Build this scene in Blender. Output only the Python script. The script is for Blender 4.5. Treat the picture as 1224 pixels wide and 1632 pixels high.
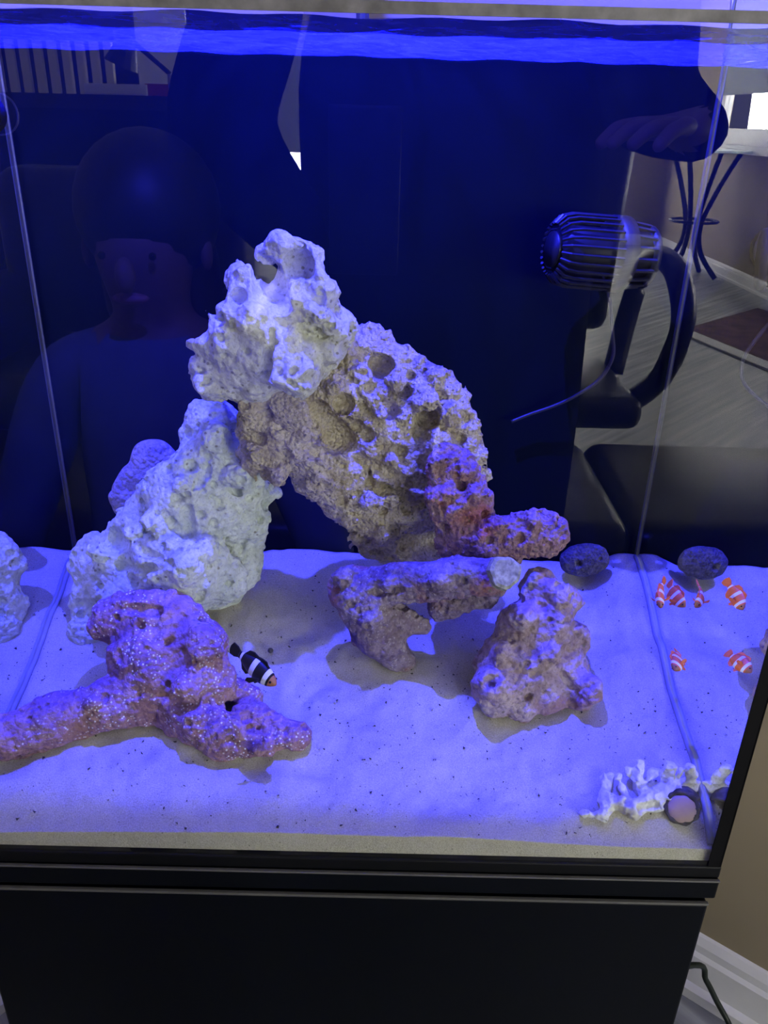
import bpy, bmesh, math, random
import numpy as np
from mathutils import Vector, Matrix
random.seed(7); RNG = np.random.default_rng(11)
for o in list(bpy.data.objects): bpy.data.objects.remove(o)
SC = bpy.context.scene
COL = SC.collection
Z0 = 0.66                       # height of the tank floor above the room floor
# ------------------------------------------------------------------ camera
CAM = np.array([.0259, -.4728, .5344 + Z0]); YAW, PIT, ROL, FPX = .0042, .4492, .0264, 1300.0
cy, sy, cp, sp, cr, sr = math.cos(YAW), math.sin(YAW), math.cos(PIT), math.sin(PIT), math.cos(ROL), math.sin(ROL)
R_ = np.array([cy, -sy, 0.]); U_ = np.array([sp*sy, sp*cy, cp]); F_ = np.array([cp*sy, cp*cy, -sp])
AX = cr*R_ + sr*U_; AY = -sr*R_ + cr*U_
cd = bpy.data.cameras.new('camera'); cam = bpy.data.objects.new('camera', cd); COL.objects.link(cam)
cd.sensor_fit = 'HORIZONTAL'; cd.sensor_width = 36; cd.lens = FPX/1224*36; cd.clip_start = .001; cd.clip_end = 60
M = Matrix.Identity(4)
for i in range(3):
    M[i][0], M[i][1], M[i][2], M[i][3] = AX[i], AY[i], -F_[i], CAM[i]
cam.matrix_world = M
SC.camera = cam
# ------------------------------------------------------------------ world, daylight, exposure
W = bpy.data.worlds.new('world'); SC.world = W; W.use_nodes = True
W.node_tree.nodes['Background'].inputs[0].default_value = (1.0, .96, .88, 1)
W.node_tree.nodes['Background'].inputs[1].default_value = .5
SC.view_settings.view_transform = 'Standard'; SC.view_settings.look = 'None'
SC.view_settings.exposure = 0; SC.view_settings.gamma = 1; SC.view_settings.use_curve_mapping = False
SC.cycles.transparent_max_bounces = 24; SC.cycles.max_bounces = 8
def area_light(name, loc, target, sx, sy_, power, col):
    l = bpy.data.lights.new(name, 'AREA'); l.shape = 'RECTANGLE'; l.size = sx; l.size_y = sy_; l.energy = power; l.color = col
    o = bpy.data.objects.new(name, l); COL.objects.link(o); o.location = loc
    o.rotation_euler = (Vector(target) - Vector(loc)).to_track_quat('-Z', 'Y').to_euler(); return o
area_light('window_daylight', (3.30, -6.4, 1.70), (0, -6.4, 1.5), 3.0, 1.5, 1100, (1, .96, .9))
area_light('added_side_fill', (3.30, -3.2, 1.10), (0, -3.2, 1.1), 2.8, 1.1, 165, (1, .95, .85))  # added fill light for the rock faces, standing outside the added window
area_light('far_window_daylight', (.6, -9.25, 1.15), (.6, 0, 1.0), 4.4, 1.5, 900, (1, .95, .86))

# ------------------------------------------------------------------ helpers
def ray(px, py):
    u, v = (px-612)/FPX, -(py-816)/FPX
    return u*AX + v*AY + F_
def at(px, py, Y):
    r = ray(px, py); return CAM + r*(Y-CAM[1])/r[1]
def atz(px, py, z):
    r = ray(px, py); return CAM + r*(z-CAM[2])/r[2]
def mir(px, py, Y):             # a place in the room behind the camera, seen mirrored in the front pane
    p = at(px, py, Y); return Vector((p[0], -p[1], p[2]))
def mirz(px, py, z):
    p = atz(px, py, z); return Vector((p[0], -p[1], p[2]))
def pxm(Y, px=612, py=900):     # pixels per metre at depth Y
    a, b = at(px-50, py, Y), at(px+50, py, Y); return float(100/np.linalg.norm(a-b))
def sand_z(y): return Z0 + .02 + .31*y
def atsand(px, py):
    r = ray(px, py); t = (Z0+.02+.31*CAM[1]-CAM[2])/(r[2]-.31*r[1]); return CAM + r*t
def link(o, parent=None):
    COL.objects.link(o)
    if parent is not None: o.parent = parent
    return o
def tag(o, label=None, cat=None, group=None, kind=None):
    if label: o['label'] = label
    if cat: o['category'] = cat
    if group: o['group'] = group
    if kind: o['kind'] = kind
    return o
def thing(name, loc, label, cat, group=None, kind=None, rz=0):
    o = bpy.data.objects.new(name, None); o.empty_display_size = .05; link(o); o.location = loc; o.rotation_euler = (0, 0, rz)
    return tag(o, label, cat, group, kind)
def mesh_obj(name, me, mat, parent=None, smooth=False, world=True):
    """vertices are in world space; the object is parented keeping them there"""
    o = bpy.data.objects.new(name, me); link(o)
    for m in (mat if isinstance(mat, (list, tuple)) else [mat]): me.materials.append(m)
    if smooth: me.polygons.foreach_set('use_smooth', [True]*len(me.polygons))
    if parent is not None:
        o.parent = parent
        if world:
            bpy.context.view_layer.update() if False else None
            o.matrix_parent_inverse = (Matrix.Translation(parent.location) @ parent.rotation_euler.to_matrix().to_4x4()).inverted() if parent.parent is None else Matrix.Identity(4)
    return o
def child2(name, me, mat, parent, smooth=False):     # sub-part below a part whose matrices are identity in world
    o = bpy.data.objects.new(name, me); link(o); o.parent = parent
    for m in (mat if isinstance(mat, (list, tuple)) else [mat]): me.materials.append(m)
    if smooth: me.polygons.foreach_set('use_smooth', [True]*len(me.polygons))
    return o
class MB:
    def __init__(s): s.b = bmesh.new()
    def box(s, c, d, rot=None, bev=0, seg=2):
        r = bmesh.ops.create_cube(s.b, size=1); vs = r['verts']
        bmesh.ops.scale(s.b, vec=Vector(d), verts=vs)
        if bev:
            es = list({e for v in vs for e in v.link_edges})
            n0 = set(s.b.verts) - set(vs)
            bmesh.ops.bevel(s.b, geom=es, offset=bev, segments=seg, affect='EDGES', profile=.5)
            vs = [v for v in s.b.verts if v not in n0]
        if rot is not None: bmesh.ops.rotate(s.b, cent=(0, 0, 0), matrix=rot, verts=vs)
        bmesh.ops.translate(s.b, vec=Vector(c), verts=vs); return s
    def bounds(s, x0, x1, y0, y1, z0, z1, bev=0):
        return s.box(((x0+x1)/2, (y0+y1)/2, (z0+z1)/2), (x1-x0, y1-y0, z1-z0), None, bev)
    def tube(s, pts, rad, n=8, closed=False):
        pts = [Vector(p) for p in pts]; m = len(pts); rs = [float(q) for q in rad] if isinstance(rad, (list, tuple)) else [float(rad)]*m
        rings = []; up = Vector((.13, .27, .95)).normalized()
        for i, p in enumerate(pts):
            a = pts[(i-1) % m] if (i > 0 or closed) else p; b = pts[(i+1) % m] if (i < m-1 or closed) else p
            t = (b-a).normalized(); x = t.cross(up)
            if x.length < .05: x = t.cross(Vector((1, 0, 0)))
            x.normalize(); y = t.cross(x)
            rings.append([s.b.verts.new(p + rs[i]*(math.cos(2*math.pi*k/n)*x + math.sin(2*math.pi*k/n)*y)) for k in range(n)])
        for i in range(m if closed else m-1):
            A, B = rings[i], rings[(i+1) % m]
            for k in range(n): s.b.faces.new((A[k], A[(k+1) % n], B[(k+1) % n], B[k]))
        if not closed: s.b.faces.new(rings[0][::-1]); s.b.faces.new(rings[-1])
        return s
    def sphere(s, c, r, seg=16, ring=10, rot=None):
        q = bmesh.ops.create_uvsphere(s.b, u_segments=seg, v_segments=ring, radius=1); vs = q['verts']
        bmesh.ops.scale(s.b, vec=Vector(r if isinstance(r, (list, tuple, Vector)) else (r, r, r)), verts=vs)
        if rot is not None: bmesh.ops.rotate(s.b, cent=(0, 0, 0), matrix=rot, verts=vs)
        bmesh.ops.translate(s.b, vec=Vector(c), verts=vs); return s
    def prism(s, poly, axis_vec):
        a = [s.b.verts.new(Vector(p)) for p in poly]; b = [s.b.verts.new(Vector(p)+Vector(axis_vec)) for p in poly]; n = len(a)
        s.b.faces.new(a); s.b.faces.new(b[::-1])
        for i in range(n): s.b.faces.new((a[i], b[i], b[(i+1) % n], a[(i+1) % n]))
        return s
    def mesh(s, name):
        bmesh.ops.recalc_face_normals(s.b, faces=s.b.faces[:]); me = bpy.data.meshes.new(name); s.b.to_mesh(me); s.b.free(); return me
    def build(s, name, mat, parent=None, smooth=False): return mesh_obj(name, s.mesh(name), mat, parent, smooth)

# ------------------------------------------------------------------ materials
class NT:
    def __init__(s, name):
        s.m = bpy.data.materials.new(name); s.m.use_nodes = True; s.t = s.m.node_tree; s.n = s.t.nodes; s.n.clear()
        s.out = s.n.new('ShaderNodeOutputMaterial'); s.co = None
    def node(s, t, **k):
        n = s.n.new(t)
        for a, v in k.items(): setattr(n, a, v)
        return n
    def coord(s, kind='Object'):
        if s.co is None: s.co = s.node('ShaderNodeTexCoord')
        return s.co.outputs[kind]
    def l(s, a, b): s.t.links.new(a, b)
    def noise(s, scale, detail=4, rough=.55, kind='Object', dist=0):
        n = s.node('ShaderNodeTexNoise'); n.inputs['Scale'].default_value = scale; n.inputs['Detail'].default_value = detail
        n.inputs['Roughness'].default_value = rough; n.inputs['Distortion'].default_value = dist; s.l(s.coord(kind), n.inputs['Vector']); return n.outputs['Fac']
    def voro(s, scale, feat='F1'):
        n = s.node('ShaderNodeTexVoronoi', feature=feat); n.inputs['Scale'].default_value = scale; s.l(s.coord(), n.inputs['Vector']); return n.outputs['Distance']
    def ramp(s, fac, stops, interp='LINEAR'):
        r = s.node('ShaderNodeValToRGB'); r.color_ramp.interpolation = interp; e = r.color_ramp.elements
        while len(e) < len(stops): e.new(.5)
        for q, (p, c) in zip(e, stops): q.position = p; q.color = c if len(c) == 4 else (*c, 1)
        s.l(fac, r.inputs[0]); return r.outputs[0]
    def mix(s, fac, a, b, blend='MIX'):
        m = s.node('ShaderNodeMix', data_type='RGBA', blend_type=blend)
        for k, v in ((0, fac), (6, a), (7, b)):
            if hasattr(v, 'is_linked'): s.l(v, m.inputs[k])
            else: m.inputs[k].default_value = v if k == 0 else (*v[:3], 1)
        return m.outputs[2]
    def math(s, op, a, b=0.0):
        m = s.node('ShaderNodeMath', operation=op)
        for k, v in ((0, a), (1, b)):
            if hasattr(v, 'is_linked'): s.l(v, m.inputs[k])
            else: m.inputs[k].default_value = v
        return m.outputs[0]
    def bsdf(s, col, rough=.6, spec=.5, metal=0, bump=None, bstr=.5, bdist=.002, coat=0):
        p = s.node('ShaderNodeBsdfPrincipled')
        if hasattr(col, 'is_linked'): s.l(col, p.inputs['Base Color'])
        else: p.inputs['Base Color'].default_value = (*col[:3], 1)
        if hasattr(rough, 'is_linked'): s.l(rough, p.inputs['Roughness'])
        else: p.inputs['Roughness'].default_value = rough
        p.inputs['Specular IOR Level'].default_value = spec; p.inputs['Metallic'].default_value = metal; p.inputs['Coat Weight'].default_value = coat
        if bump is not None:
            b = s.node('ShaderNodeBump'); b.inputs['Strength'].default_value = bstr; b.inputs['Distance'].default_value = bdist
            s.l(bump, b.inputs['Height']); s.l(b.outputs[0], p.inputs['Normal'])
        s.l(p.outputs[0], s.out.inputs[0]); return s.m
def plain(name, col, rough=.6, spec=.4, metal=0, var=.12, scale=25, coat=0):
    t = NT(name); n = t.noise(scale, 5)
    c = t.ramp(n, [(.3, tuple(x*(1-var) for x in col)), (.7, tuple(min(1, x*(1+var)) for x in col))])
    return t.bsdf(c, rough, spec, metal, bump=n, bstr=.08, bdist=.001, coat=coat)
def m_glass_front():
    t = NT('front_glass'); lw = t.node('ShaderNodeLayerWeight'); lw.inputs[0].default_value = .5; fr = t.math('ADD', t.math('MULTIPLY', t.math('POWER', lw.outputs['Facing'], 5.0), .9), .10)
    a = t.node('ShaderNodeBsdfTransparent'); a.inputs[0].default_value = (.97, .985, 1, 1)
    g = t.node('ShaderNodeBsdfAnisotropic'); g.inputs['Roughness'].default_value = .0
    m = t.node('ShaderNodeMixShader'); t.l(fr, m.inputs[0]); t.l(a.outputs[0], m.inputs[1]); t.l(g.outputs[0], m.inputs[2]); t.l(m.outputs[0], t.out.inputs[0]); return t.m
def m_clear():
    t = NT('clear_glass'); a = t.node('ShaderNodeBsdfTransparent'); a.inputs[0].default_value = (.96, .98, .98, 1); t.l(a.outputs[0], t.out.inputs[0]); return t.m
def m_tir(name, film=0.0, lo=.32, hi=.42, tint=(.9, .93, .97), ripple=False):
    t = NT(name); lw = t.node('ShaderNodeLayerWeight'); lw.inputs[0].default_value = .5
    mr = t.node('ShaderNodeMapRange'); mr.inputs[1].default_value = lo; mr.inputs[2].default_value = hi; t.l(lw.outputs['Facing'], mr.inputs[0])
    a = t.node('ShaderNodeBsdfTransparent'); g = t.node('ShaderNodeBsdfAnisotropic'); g.inputs['Roughness'].default_value = .0; g.inputs['Color'].default_value = (*tint, 1)
    if ripple:
        b = t.node('ShaderNodeBump'); b.inputs['Strength'].default_value = .35; b.inputs['Distance'].default_value = .01
        t.l(t.noise(22, 3, .5, dist=.8), b.inputs['Height']); t.l(b.outputs[0], g.inputs['Normal']); g.inputs['Roughness'].default_value = .05
    m = t.node('ShaderNodeMixShader'); t.l(mr.outputs[0], m.inputs[0]); t.l(a.outputs[0], m.inputs[1]); t.l(g.outputs[0], m.inputs[2]); last = m.outputs[0]
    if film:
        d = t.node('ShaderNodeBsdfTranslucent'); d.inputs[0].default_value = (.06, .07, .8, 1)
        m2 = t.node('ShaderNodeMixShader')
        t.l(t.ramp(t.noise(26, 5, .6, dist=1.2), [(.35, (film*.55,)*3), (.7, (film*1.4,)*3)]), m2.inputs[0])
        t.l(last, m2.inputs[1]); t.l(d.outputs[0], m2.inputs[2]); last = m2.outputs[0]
    t.l(last, t.out.inputs[0]); return t.m
def m_sand():
    t = NT('aragonite_sand'); fine = t.noise(900, 3, .7); mid = t.noise(60, 5, .6); big = t.noise(14, 3)
    c = t.ramp(fine, [(.25, (.30, .28, .21)), (.5, (.50, .465, .35)), (.75, (.66, .62, .50))])
    c = t.mix(t.ramp(mid, [(.35, (0, 0, 0)), (.75, (.35,)*3)]), c, (.60, .57, .47))
    dots = t.ramp(t.voro(260), [(.10, (1, 1, 1)), (.17, (0, 0, 0))]); gate = t.ramp(t.noise(70, 2), [(.56, (0, 0, 0)), (.62, (1, 1, 1))])
    c = t.mix(t.math('MULTIPLY', dots, gate), c, (.10, .09, .08))
    h = t.math('ADD', t.math('MULTIPLY', fine, .4), t.math('MULTIPLY', mid, 1.2))
    return t.bsdf(c, .95, .1, bump=h, bstr=.55, bdist=.003)
def m_rock(name, cols, speck=None, speck_amt=.5, patches=(), sc=1.0, bstr=.7, bd=.004, pit=(.2, .18, .13)):
    t = NT(name); n1 = t.noise(28*sc, 6, .6); n2 = t.noise(110*sc, 5, .65); n3 = t.noise(380*sc, 3, .6)
    c = t.ramp(n1, [(.30+.4*i/(len(cols)-1), k) for i, k in enumerate(cols)])
    c = t.mix(t.ramp(n2, [(.40, (0, 0, 0)), (.72, (.55,)*3)]), c, tuple(min(1, x*1.35) for x in cols[-1]))
    c = t.mix(t.ramp(n3, [(.30, (.5,)*3), (.48, (0, 0, 0))]), c, tuple(x*.55 for x in cols[0]))
    for (scale, lo, hi, pc, amt) in patches:
        c = t.mix(t.ramp(t.noise(scale, 4, .6, dist=.6), [(lo, (0, 0, 0)), (hi, (amt,)*3)]), c, pc)
    if pit:
        p = t.math('MULTIPLY', t.ramp(t.voro(150*sc), [(.16, (1, 1, 1)), (.26, (0, 0, 0))]), t.ramp(t.noise(30, 2), [(.48, (0, 0, 0)), (.56, (.8,)*3)]))
        c = t.mix(p, c, pit)
    if speck:
        p = t.math('MULTIPLY', t.ramp(t.voro(300), [(.20, (1, 1, 1)), (.30, (0, 0, 0))]), t.ramp(t.noise(24, 3), [(.46, (0, 0, 0)), (.58, (speck_amt,)*3)]))
        c = t.mix(p, c, speck)
    h = t.math('ADD', t.math('ADD', t.math('MULTIPLY', n2, 1.0), t.math('MULTIPLY', n3, .5)), t.math('MULTIPLY', t.voro(210*sc), -.8))
    return t.bsdf(c, .9, .15, bump=h, bstr=bstr, bdist=bd)
def m_shade():
    t = NT('woven_shade'); a = t.node('ShaderNodeBsdfTranslucent'); d = t.node('ShaderNodeBsdfDiffuse'); m = t.node('ShaderNodeMixShader'); m.inputs[0].default_value = .4
    t.l(t.ramp(t.noise(160, 3), [(.3, (.16, .17, .16)), (.7, (.20, .21, .20))]), a.inputs[0]); d.inputs[0].default_value = (.6, .62, .58, 1)
    t.l(a.outputs[0], m.inputs[1]); t.l(d.outputs[0], m.inputs[2]); t.l(m.outputs[0], t.out.inputs[0]); return t.m
pa_, pb_ = mirz(1005, 790, 0), mirz(1215, 665, 0); PLANK_ANGLE = -math.atan2(pb_.y-pa_.y, pb_.x-pa_.x)
def m_planks():
    t = NT('laminate_floor'); mp = t.node('ShaderNodeMapping'); mp.inputs['Rotation'].default_value = (0, 0, PLANK_ANGLE); t.l(t.coord(), mp.inputs[0])
    w = t.node('ShaderNodeTexNoise'); w.inputs['Scale'].default_value = 3; w.inputs['Detail'].default_value = 8
    m2 = t.node('ShaderNodeMapping'); m2.inputs['Scale'].default_value = (.5, 9, 1); t.l(mp.outputs[0], m2.inputs[0]); t.l(m2.outputs[0], w.inputs['Vector'])
    c = t.ramp(w.outputs['Fac'], [(.3, (.11, .115, .13)), (.5, (.24, .25, .27)), (.72, (.42, .43, .46))])
    return t.bsdf(c, .38, .5, bump=w.outputs['Fac'], bstr=.1, bdist=.002)
MAT = dict(
    front=m_glass_front(), clear=m_clear(), tir=m_tir('side_glass_against_water'),
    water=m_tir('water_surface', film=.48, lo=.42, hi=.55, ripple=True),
    sand=m_sand(), seal=plain('grey_seal', (.30, .31, .30), .6, .3), black=plain('black_lacquer', (.002, .003, .005), .45, .12, var=.1),
    matte=plain('black_frame', (.003, .0035, .0045), .5, .2), silicone=plain('black_silicone', (.003, .003, .004), .6, .1),
    grey_edge=plain('edge_highlight', (.09, .09, .085), .5, .4, scale=60),  # highlight along the cabinet's top edges, painted as a grey colour
    clearsil=plain('clear_silicone', (.035, .037, .04), .4, .4),
    back=plain('water_haze_backing', (.0012, .0042, .0095), .5, .05, var=.06, scale=3),  # black backing with the water's blue light haze painted into its colour
    wall=plain('beige_paint', (.30, .25, .168), .8, .2, var=.03, scale=8), trim=plain('white_trim', (.72, .72, .74), .45, .4, var=.03),
    planks=m_planks(), leather=plain('black_leather', (.012, .012, .015), .32, .5), cloth=plain('black_cloth', (.0025, .0025, .003), .95, .02),
    darkwood=plain('black_wood', (.012, .011, .012), .4, .4), iron=plain('black_iron', (.01, .01, .011), .45, .4),
    white=plain('white_paper', (.8, .8, .8), .6, .3, var=.03), cream=plain('cream_paint', (.75, .70, .52), .5, .3, var=.03),
    red=plain('red_cover', (.35, .05, .06), .5, .3), blind=m_shade(),
    rug=plain('maroon_rug', (.10, .055, .06), .95, .1, var=.4, scale=9), rugedge=plain('pale_rug_edge', (.5, .5, .5), .9, .1),
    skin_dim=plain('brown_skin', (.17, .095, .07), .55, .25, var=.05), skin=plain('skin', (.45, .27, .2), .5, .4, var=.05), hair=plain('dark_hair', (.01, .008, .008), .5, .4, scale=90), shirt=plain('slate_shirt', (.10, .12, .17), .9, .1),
    pump=plain('pump_plastic', (.010, .011, .016), .4, .4), pumpdark=plain('pump_inner_plastic', (.006, .006, .010), .5, .3), cord=plain('green_black_cord', (.006, .011, .009), .45, .3),
    steel=plain('steel', (.4, .4, .42), .35, .5, metal=1), navy_cuff=plain('lilac_cuff', (.16, .16, .3), .8, .2),
    fish_or=plain('fish_orange', (.9, .2, .05), .4, .4, scale=300), fish_wh=plain('fish_white', (.85, .86, .9), .4, .4), fish_bk=plain('fish_black', (.006, .005, .006), .45, .4),
    fish_nose=plain('fish_amber', (.42, .17, .07), .45, .4), eye=plain('fish_eye', (.004, .004, .004), .15, .6),
    grit=plain('dark_grit', (.05, .045, .045), .9, .1), plug=plain('pale_plug', (.34, .34, .17), .95, .1, var=.5, scale=220),
    shell=plain('mottled_shell', (.06, .05, .05), .7, .3, var=.8, scale=160), operc=plain('pink_operculum', (.52, .36, .30), .5, .3, var=.1, scale=90),
    led=plain('led_housing', (.02, .02, .022), .4, .4),
)
def m_emit(name, col, s):
    t = NT(name); e = t.node('ShaderNodeEmission'); e.inputs[0].default_value = (*col, 1); e.inputs[1].default_value = s; t.l(e.outputs[0], t.out.inputs[0]); return t.m
MAT['daylight'] = m_emit('daylit_window', (1, .98, .94), 9)
MAT['ledface'] = m_emit('led_lens', (.1, .12, 1), 6)
MAT['r_pale'] = m_rock('pale_dry_rock', [(.40, .39, .31), (.50, .49, .40), (.58, .575, .49)], patches=((9, .55, .72, (.48, .44, .32), .6),), bstr=.5)
MAT['r_green'] = m_rock('greenish_pale_rock', [(.44, .49, .39), (.58, .62, .52), (.68, .71, .62)], patches=((8, .52, .7, (.50, .50, .32), .6), (14, .56, .7, (.42, .50, .46), .5)), bstr=.55)
MAT['r_beige'] = m_rock('beige_porous_rock', [(.34, .28, .18), (.52, .44, .30), (.68, .61, .47)], patches=((10, .52, .7, (.46, .38, .19), .6),), sc=1.3, bstr=1.0)
MAT['r_grey'] = m_rock('mauve_grey_rock', [(.22, .19, .22), (.33, .29, .33), (.44, .40, .44)])
MAT['r_red'] = m_rock('crimson_coralline_rock', [(.20, .12, .13), (.36, .20, .20), (.44, .31, .29)], patches=((13, .54, .66, (.42, .12, .11), .65), (18, .56, .68, (.16, .10, .22), .6)), sc=1.2, bstr=1.0)
MAT['r_log'] = m_rock('plum_coralline_rock', [(.12, .085, .12), (.22, .16, .20), (.36, .30, .32)], speck=(.62, .58, .62), speck_amt=.35, patches=((16, .56, .66, (.36, .15, .11), .7), (20, .54, .66, (.10, .06, .17), .7)))
MAT['r_pillar'] = m_rock('rosy_coralline_rock', [(.26, .18, .185), (.40, .29, .28), (.52, .43, .41)], patches=((12, .54, .66, (.36, .20, .17), .6), (15, .54, .68, (.20, .14, .30), .7), (25, .6, .7, (.30, .33, .30), .6)), sc=.9)
MAT['r_purple'] = m_rock('purple_speckled_rock', [(.20, .11, .135), (.35, .195, .21), (.46, .30, .30)], speck=(.88, .86, .88), speck_amt=1.0, patches=((13, .56, .68, (.33, .17, .10), .6), (11, .52, .66, (.16, .08, .24), .6)))
MAT['r_coral'] = m_rock('bleached_coral', [(.62, .60, .55), (.72, .71, .68), (.80, .80, .80)], patches=((30, .58, .7, (.40, .34, .20), .6),), bstr=.4, pit=None)
MAT['r_pebble'] = m_rock('violet_pebble', [(.05, .045, .05), (.085, .075, .085), (.16, .15, .16)], sc=1.4, pit=None)

# ------------------------------------------------------------------ room shell
N1 = np.array([.621, .784]); N2 = np.array([-.784, .621]); CW = .60
K = CW*(N1+N2)                                   # corner of the room behind the tank
A_end = K + 3.95*np.array([.784, -.621]); B_end = K + 6.2*np.array([-.621, -.784])
X3 = float(A_end[0])
def wall(name, p, q, z0, z1, th, mat, label=None, inward=None):
    p, q = np.array(p, float), np.array(q, float); d = (q-p)/np.linalg.norm(q-p); n = np.array([-d[1], d[0]])
    if inward is not None and np.dot(n, np.array(inward)-p) > 0: n = -n      # thickness goes outward
    poly = [(*p, z0), (*q, z0), (*(q+n*th), z0), (*(p+n*th), z0)]
    o = MB().prism(poly, (0, 0, z1-z0)).build(name, mat); o['kind'] = 'structure'
    return o
IN = (0, -3)
floor = MB().bounds(-5.6, 3.6, -9.3, 1.6, -.05, 0).build('floor', MAT['planks']); tag(floor, 'grey-brown laminate floor under the aquarium cabinet', 'floor', kind='structure')
ROOM = [('wall_right', K, A_end), ('wall_left', K, B_end), ('wall_window', A_end, (X3, -9.0)), ('wall_far', (X3, -9.0), (-5.0, -9.0)), ('wall_side', (-5.0, -9.0), (B_end[0], B_end[1]))]
WL = ['beige painted wall behind the right side of the tank', 'beige painted wall behind the left side of the tank', 'beige wall with the shaded window', 'beige wall at the far end of the room', 'beige wall on the far left']
for (nm, p, q), lb in zip(ROOM, WL):
    if nm == 'wall_window':
        o = MB()
        for (ya, yb, za, zc) in ((-1.75, A_end[1], 0, 2.6), (-5.0, -4.65, 0, 2.6), (-9.0, -7.8, 0, 2.6), (-7.8, -5.0, 0, 1.06), (-7.8, -5.0, 2.25, 2.6), (-4.65, -1.75, 0, .6), (-4.65, -1.75, 1.75, 2.6)): o.bounds(X3, X3+.12, ya, yb, za, zc)
        o = o.build(nm, MAT['wall'])
    elif nm == 'wall_far':
        o = MB()
        for (xa, xb, za, zc) in ((-5.0, -1.45, 0, 2.6), (2.6, X3, 0, 2.6), (-1.45, 2.6, 0, .40), (-1.45, 2.6, 1.9, 2.6)): o.bounds(xa, xb, -9.1, -9.0, za, zc)
        o = o.build(nm, MAT['wall'])
    else: o = wall(nm, p, q, 0, 2.6, .1, MAT['wall'], inward=IN)
    tag(o, lb, 'wall', kind='structure')
ceil = MB().bounds(-5.6, 3.6, -9.3, 1.6, 2.6, 2.65).build('ceiling', MAT['trim']); tag(ceil, 'white ceiling above the room', 'ceiling', kind='structure')
def baseboard(name, p, q, lb):
    p, q = np.array(p, float), np.array(q, float); d = (q-p)/np.linalg.norm(q-p); n = np.array([-d[1], d[0]])
    if np.dot(n, np.array(IN)-p) < 0: n = -n
    prof = [(0, 0), (.026, 0), (.026, .018), (.016, .024), (.016, .078), (.011, .084), (.011, .098), (.005, .110), (0, .112)]
    b = MB(); b.prism([(p[0]+n[0]*u, p[1]+n[1]*u, v) for u, v in prof], (*(q-p), 0)); o = b.build(name, MAT['trim'])
    return tag(o, lb, 'baseboard', kind='structure')
baseboard('baseboard_right', K, A_end, 'white moulded baseboard on the wall right of the cabinet'); baseboard('baseboard_left', K, B_end, 'white moulded baseboard on the wall left of the cabinet')
baseboard('baseboard_window', A_end, (X3, -9.0), 'white moulded baseboard under the shaded window'); baseboard('baseboard_far', (X3, -9.0), (-5, -9.0), 'white baseboard along the far wall')
# window with a roman shade in the wall to the right
wn = thing('window_1', (X3, -6.4, 1.06), 'white framed window with a half drawn pale shade', 'window', kind='structure')
f = MB()
for (ya, yb, za, zc) in ((-7.8, -7.70, 1.06, 2.25), (-5.08, -5.0, 1.06, 2.25), (-7.7, -5.08, 1.06, 1.19), (-7.7, -5.08, 2.18, 2.25)): f.bounds(X3+.01, X3+.08, ya, yb, za, zc)
f.build('window_frame', MAT['trim'], wn); MB().bounds(X3-.06, X3+.005, -7.88, -4.92, 1.0, 1.06).build('window_sill', MAT['trim'], wn)
MB().bounds(X3+.04, X3+.046, -7.7, -5.08, 1.19, 2.18).build('pane', MAT['clear'], wn)
MB().bounds(X3-.03, X3-.02, -7.85, -4.95, 1.45, 2.4).build('shade', MAT['blind'], wn)
w2 = thing('window_2', (.6, -9.0, .40), 'low bright window in the far wall with a grey blind', 'window', kind='structure')
f = MB()
for (a, b, c, d) in ((-1.45, -1.37, .40, 1.9), (2.52, 2.6, .40, 1.9), (-1.37, 2.52, .40, .47), (-1.37, 2.52, 1.82, 1.9)): f.bounds(a, b, -9.07, -8.98, c, d)
f.build('window_frame', MAT['trim'], w2); MB().bounds(-1.37, 2.52, -9.04, -9.03, .47, 1.82).build('pane', MAT['clear'], w2)
MB().bounds(-1.42, .35, -8.97, -8.96, .85, 1.95).build('shade', plain('grey_blind', (.30, .31, .34), .9, .1, scale=60), w2)
w3 = thing('added_window', (X3, -3.2, .6), 'added unseen white framed window that lets in fill light', 'window', kind='structure')  # unseen window, added to light the rocks from the front right
f = MB()
for (ya, yb, za, zc) in ((-4.65, -4.57, .6, 1.75), (-1.83, -1.75, .6, 1.75), (-4.57, -1.83, .6, .68), (-4.57, -1.83, 1.67, 1.75)): f.bounds(X3+.01, X3+.08, ya, yb, za, zc)
f.build('window_frame', MAT['trim'], w3); MB().bounds(X3+.04, X3+.046, -4.57, -1.83, .68, 1.67).build('pane', MAT['clear'], w3)
MB().tube([(X3-.05, -4.6, 1.82), (X3-.05, -1.8, 1.82)], .04, 12).build('shade', MAT['blind'], w3); MB().bounds(X3-.06, X3+.005, -4.72, -1.7, .55, .6).build('window_sill', MAT['trim'], w3)
cu = thing('curtain', (-2.1, -8.85, 0), 'dark plum floor length curtain left of the far window', 'curtain')
b = MB(); n_ = 60; A_ = []
for k in range(n_+1):
    x = -3.2+1.85*k/n_; A_.append((x, -8.86+.05*math.sin(k*.9), .02))
for k in range(n_):
    b.prism([A_[k], A_[k+1], (A_[k+1][0], A_[k+1][1]-.012, .02), (A_[k][0], A_[k][1]-.012, .02)], (0, 0, 2.25))
b.build('drape', plain('plum_cloth', (.035, .02, .035), .9, .1), cu); MB().tube([(-3.3, -8.86, 2.3), (-1.2, -8.86, 2.3)], .015, 8).build('rod', MAT['iron'], cu)

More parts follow.
